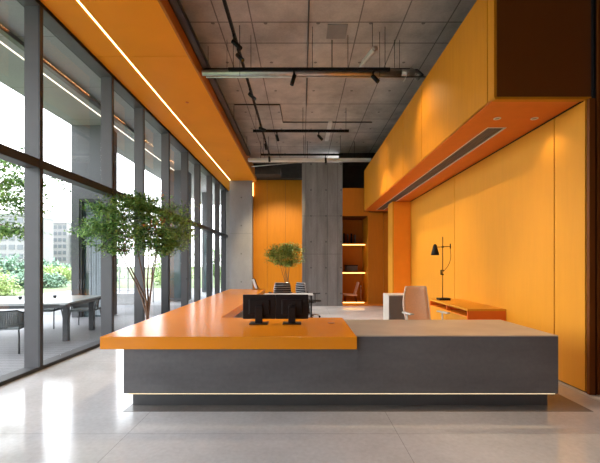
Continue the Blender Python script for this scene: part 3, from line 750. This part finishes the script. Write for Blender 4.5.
# exterior linear fixture
t = thing('linear_fixture', (-5.0, 7, 5.42), 'long dark linear fixture under the outdoor canopy', 'light fixture')
box('housing', (-5.06, 0, 5.38), (-4.94, 11.5, 5.46), 'pipe', t, .01)
for y in (2.5, 5.2, 8.0, 10.5): obj('hanger', MB().tube([(-5.0, y, 5.46), (-5.0, y, 5.5)], .01, 6), 'black', t)
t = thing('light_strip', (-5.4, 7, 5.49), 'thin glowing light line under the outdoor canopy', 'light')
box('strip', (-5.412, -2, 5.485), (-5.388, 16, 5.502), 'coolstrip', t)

# outdoor table
A = math.radians(9)
t = thing('outdoor_table', (-5.75, 7.55, 0), 'long grey outdoor dining table on the deck', 'table', rz=A)
obj('tabletop', MB().box((-1.75, -.93, .748), (1.18, .93, .78), .006), 'table', t, True)
obj('apron', MB().box((-1.70, -.88, .68), (1.12, -.84, .735)).box((-1.70, .84, .68), (1.12, .88, .735)).box((1.08, -.88, .68), (1.12, .88, .735)).box((-1.70, -.88, .68), (-1.66, .88, .735)), 'tableleg', t, True)
for x in (1.0, -1.62):
    for y in (-.58, .62): obj('leg', MB().box((x - .048, y - .048, .0), (x + .048, y + .048, .69), .004), 'tableleg', t, True)
for x, y, lab in ((-.2, .1, 'small dark bowl at the near side of the outdoor table'), (.35, .35, 'small dark cup on the outdoor table behind the grey mullion')):
    w = Matrix.Rotation(A, 3, 'Z') @ Vector((x, y, 0)) + Vector((-5.75, 7.55, .7805))
    tag(obj('cup', MB().lathe([(.025, 0), (.04, .05), (.036, .052), (.02, .01)], w, 14), 'tableleg'), lab, 'cup', 'cups on the outdoor table')
def rope_chair(loc, rz, label):
    """faces local +Y"""
    t = thing('outdoor_chair', loc, label, 'chair', rz, 'rope-backed outdoor chairs around the table')
    obj('seat', MB().box((-.26, -.24, .40), (.26, .26, .45), .012), 'rope', t, True)
    hoop = []
    for i in range(13):
        a = PI + PI * i / 12; hoop.append((.29 * math.cos(a), .05 + .33 * math.sin(a), .72 if 2 < i < 10 else .68))
    fr = MB().tube(hoop, .014, 6); low = [(x * .92, y * .9, .44) for x, y, z in hoop]; fr.tube(low, .012, 6); obj('frame', fr, 'tableleg', t, True)
    rp = MB()
    for i in range(0, 37):
        k = i / 36 * 12; j = min(int(k), 11); f = k - j
        a = Vector(hoop[j]).lerp(Vector(hoop[j + 1]), f); b = Vector(low[j]).lerp(Vector(low[j + 1]), f); rp.tube([a, b], .013, 4, False)
    obj('rope_back', rp, 'rope', t, True)
    for sx in (-1, 1):
        obj('leg', MB().tube([(sx * .27, .06, .69), (sx * .26, .18, .42), (sx * .29, .25, 0)], .013, 6), 'tableleg', t, True)
        obj('leg', MB().tube([(sx * .24, -.2, .42), (sx * .28, -.28, 0)], .013, 6), 'tableleg', t, True)
    return t
rope_chair((-5.12, 6.28, 0), A + .1, 'rope-backed outdoor chair on the near side of the table, left of the first mullion')
rope_chair((-6.35, 6.2, 0), A, 'rope-backed outdoor chair on the near side of the table at the left edge')
rope_chair((-5.25, 8.75, 0), A + PI, 'rope-backed outdoor chair on the far side of the table, right one')
rope_chair((-6.15, 8.65, 0), A + PI, 'rope-backed outdoor chair on the far side of the table, next one left')

# outdoor vegetation
def bush(name, c, rad, n, leaf, m, label, group, cat='bush'):
    t = thing(name, (c[0], c[1], 0), label, cat, group=group)
    g = MB(); lm = MB(); base = Vector((c[0], c[1], -.12))
    pts = []
    for k in range(max(10, n // 45)):
        q = Vector([random.gauss(0, 1) for _ in range(3)]).normalized() * random.uniform(.55, 1)
        cc = Vector((c[0] + q.x * rad[0], c[1] + q.y * rad[1], max(.1, c[2] + q.z * rad[2])))
        g.tube([base, base.lerp(cc, .5) + Vector((0, 0, .1)), cc], [.05, .03, .008], 5, False)
        for _ in range(45): pts.append(cc + Vector([random.gauss(0, .16 * min(rad) + .05) for _ in range(3)]))
    leaf_cloud(lm, pts, leaf, .8)
    obj('stem', g, 'barkdark', t); obj('foliage', lm, m, t)
    return t
gb = 'garden bushes beyond the deck'
bush('garden_bush', (-23.5, 22, .9), (2.6, 1.6, 1.6), 5000, .26, 'extleaf2', 'blue-green bush in the garden beyond the table, left edge', gb)
bush('garden_bush', (-17.8, 19, .3), (3.0, 1.2, .9), 4500, .20, 'extleaf3', 'low lime-green bush just behind the outdoor table', gb)
bush('garden_bush', (-19.5, 26, .3), (2.4, 1.4, .7), 3600, .26, 'extleaf2', 'blue-green bush below the distant building, behind the first mullion', gb)
bush('garden_bush', (-23.0, 33, .5), (2.6, 1.4, .8), 3600, .28, 'extleaf3', 'lime-green bush below the distant white building', gb)
bush('garden_bush', (-14.2, 25, 1.3), (1.3, 1.3, 1.6), 3600, .22, 'extleaf2', 'tall green bush seen past the outdoor pier, through the third bay', gb)
bush('garden_bush', (-11.2, 30, 1.5), (1.3, 1.3, 2.2), 3600, .22, 'extleaf', 'green bush seen between the indoor tree stems', gb)
bush('garden_bush', (-8.8, 25.5, 1.3), (1.1, 1.2, 2.0), 2600, .2, 'extleaf3', 'lime bush seen through the middle bays behind the grey pier', gb)
bush('garden_bush', (-8.0, 34, 1.5), (.9, 1.0, 1.9), 2000, .2, 'extleaf', 'green bush seen through the far bays near the door handles', gb)
bush('garden_bush', (-60, 70, 1), (16, 5, 2.0), 7000, .9, 'extleaf2', 'wide hazy belt of trees in front of the distant buildings', 'distant trees', 'trees')
bush('garden_bush', (-90, 78, 2), (14, 5, 4.0), 7000, .9, 'extleaf', 'hazy belt of trees at the far left of the garden', 'distant trees', 'trees')
# overhanging branch tree at the left edge
t = thing('garden_tree', (-8.7, 8.6, 0), 'leafy outdoor tree reaching in from the left edge above the table', 'tree')
tr = MB().tube([(-8.7, 8.6, -.12), (-8.6, 8.6, 1.2), (-8.4, 8.5, 2.6), (-8.0, 8.4, 3.7)], [.12, .1, .08, .05], 8)
lm = MB(); pts = []
for (x, y, z), s, nn in (((-8.2, 8.4, 3.45), .5, 500), ((-7.9, 8.3, 3.9), .3, 300), ((-8.0, 8.3, 3.0), .34, 380), ((-7.55, 8.3, 2.75), .2, 150), ((-8.4, 8.5, 2.4), .2, 160), ((-7.65, 8.2, 2.28), .2, 130), ((-8.0, 8.2, 2.26), .16, 150), ((-9.4, 8.6, 3.6), .6, 600), ((-9.4, 8.6, 2.7), .5, 500), ((-7.5, 8.2, 3.4), .2, 140)):
    tr.tube([(-8.4, 8.5, 2.6), Vector((-8.4, 8.5, 2.6)).lerp(Vector((x + 1.25, y, z)), .5) + Vector((0, 0, .12)), (x + 1.25, y, z)], [.04, .025, .008], 5, False)
    pts += [Vector((x + 1.25 + random.gauss(0, s), y + random.gauss(0, s * .6), z + random.gauss(0, s * .3))) for _ in range(nn)]
leaf_cloud(lm, pts + [p + Vector((random.gauss(0, .08), random.gauss(0, .08), random.gauss(0, .05))) for p in pts], .12); obj('trunk', tr, 'barkdark', t); obj('foliage', lm, 'extleaf', t)

# railings and planters in the yard
t = thing('railing', (-7.1, 15, 0), 'pale metal railing at the back of the yard, seen past the second big mullion', 'railing')
g = MB()
for z in (.45, .95, 1.35): g.tube([(-7.95, 15, z), (-6.2, 15, z)], .02, 6)
obj('rail', g, 'kerb', t)
for k in range(6): obj('post', MB().box((-7.95 + k * .35 - .02, 14.98, -.05), (-7.95 + k * .35 + .02, 15.02, 1.4)), 'kerb', t)
for i, (x, y, lab) in enumerate(((-7.9, 14.2, 'pale stone block seat in the yard, left one'), (-6.9, 14.3, 'pale stone block seat in the yard, right one'))):
    tag(obj('stone_seat', MB().box((x - .4, y - .2, -.05), (x + .4, y + .2, .38), .03), 'kerb'), lab, 'seat', 'stone seats in the yard')

# distant buildings
def building(x0, x1, y, h, floors, cols, label, z0=0, mat='extwall'):
    t = thing('office_building', ((x0 + x1) / 2, y, 0), label, 'building', group='distant pale buildings')
    box('wall', (x0, y, -.2), (x1, y + 14, h), mat, t); box('roof_parapet', (x0 + .0, y - .3, h), (x1 - .0, y + 14.3, h + .8), 'extfar', t)
    cw = (x1 - x0) / cols; fh = h / floors
    first = None
    for i in range(cols):
        for j in range(1, floors):
            if first is None:
                first = obj('window', MB().box((-cw * .33, -.12, -fh * .27), (cw * .33, .1, fh * .27)), 'extwin', t, True); o = first
            else:
                o = first.copy(); C.objects.link(o); o.parent = t
            o.location = (x0 + cw * (i + .5) - (x0 + x1) / 2, 0, fh * (j + .5))
    return t
building(-118, -92.5, 120, 17.8, 6, 9, 'pale office block on the left beyond the garden trees, partly behind branches')
building(-109.5, -98, 150, 18.6, 7, 6, 'pale gridded office block right of the first mullion, beyond the garden')
building(-97.9, -93.5, 152, 13.5, 5, 3, 'narrow lower wing at the right of the gridded office block', mat='extfar')

# ------------------------------------------------------------------ world, lights, camera
W = bpy.data.worlds.new('overcast_sky'); bpy.context.scene.world = W; W.use_nodes = True
nt = W.node_tree; bg = nt.nodes['Background']
tc = nt.nodes.new('ShaderNodeTexCoord'); sx = nt.nodes.new('ShaderNodeSeparateXYZ'); nt.links.new(tc.outputs['Generated'], sx.inputs[0])
cr = nt.nodes.new('ShaderNodeValToRGB'); cr.color_ramp.elements[0].color = (.93, .95, .97, 1); cr.color_ramp.elements[1].color = (.82, .90, 1, 1)
nt.links.new(sx.outputs[2], cr.inputs[0]); nt.links.new(cr.outputs[0], bg.inputs['Color'])
bg.inputs['Strength'].default_value = 3.5

def area(name, loc, rot, sx_, sy_, e, col, parent=None):
    l = bpy.data.lights.new(name, 'AREA'); l.shape = 'RECTANGLE'; l.size = sx_; l.size_y = sy_; l.energy = e; l.color = col
    o = bpy.data.objects.new(name, l); C.objects.link(o); o.location = loc; o.rotation_euler = rot; return o

cam = bpy.data.cameras.new('camera'); co = bpy.data.objects.new('camera', cam); C.objects.link(co)
co.location = (0, 0, 1.5); co.rotation_euler = (PI / 2, 0, 0)
cam.sensor_width = 36; cam.lens = 21.6; cam.shift_x = -2 / 600; cam.shift_y = 33.5 / 600; cam.clip_end = 1000
bpy.context.scene.camera = co
vs = bpy.context.scene.view_settings
vs.view_transform = 'Standard'; vs.look = 'None'; vs.gamma = 1; vs.use_curve_mapping = False; vs.exposure = 1.05
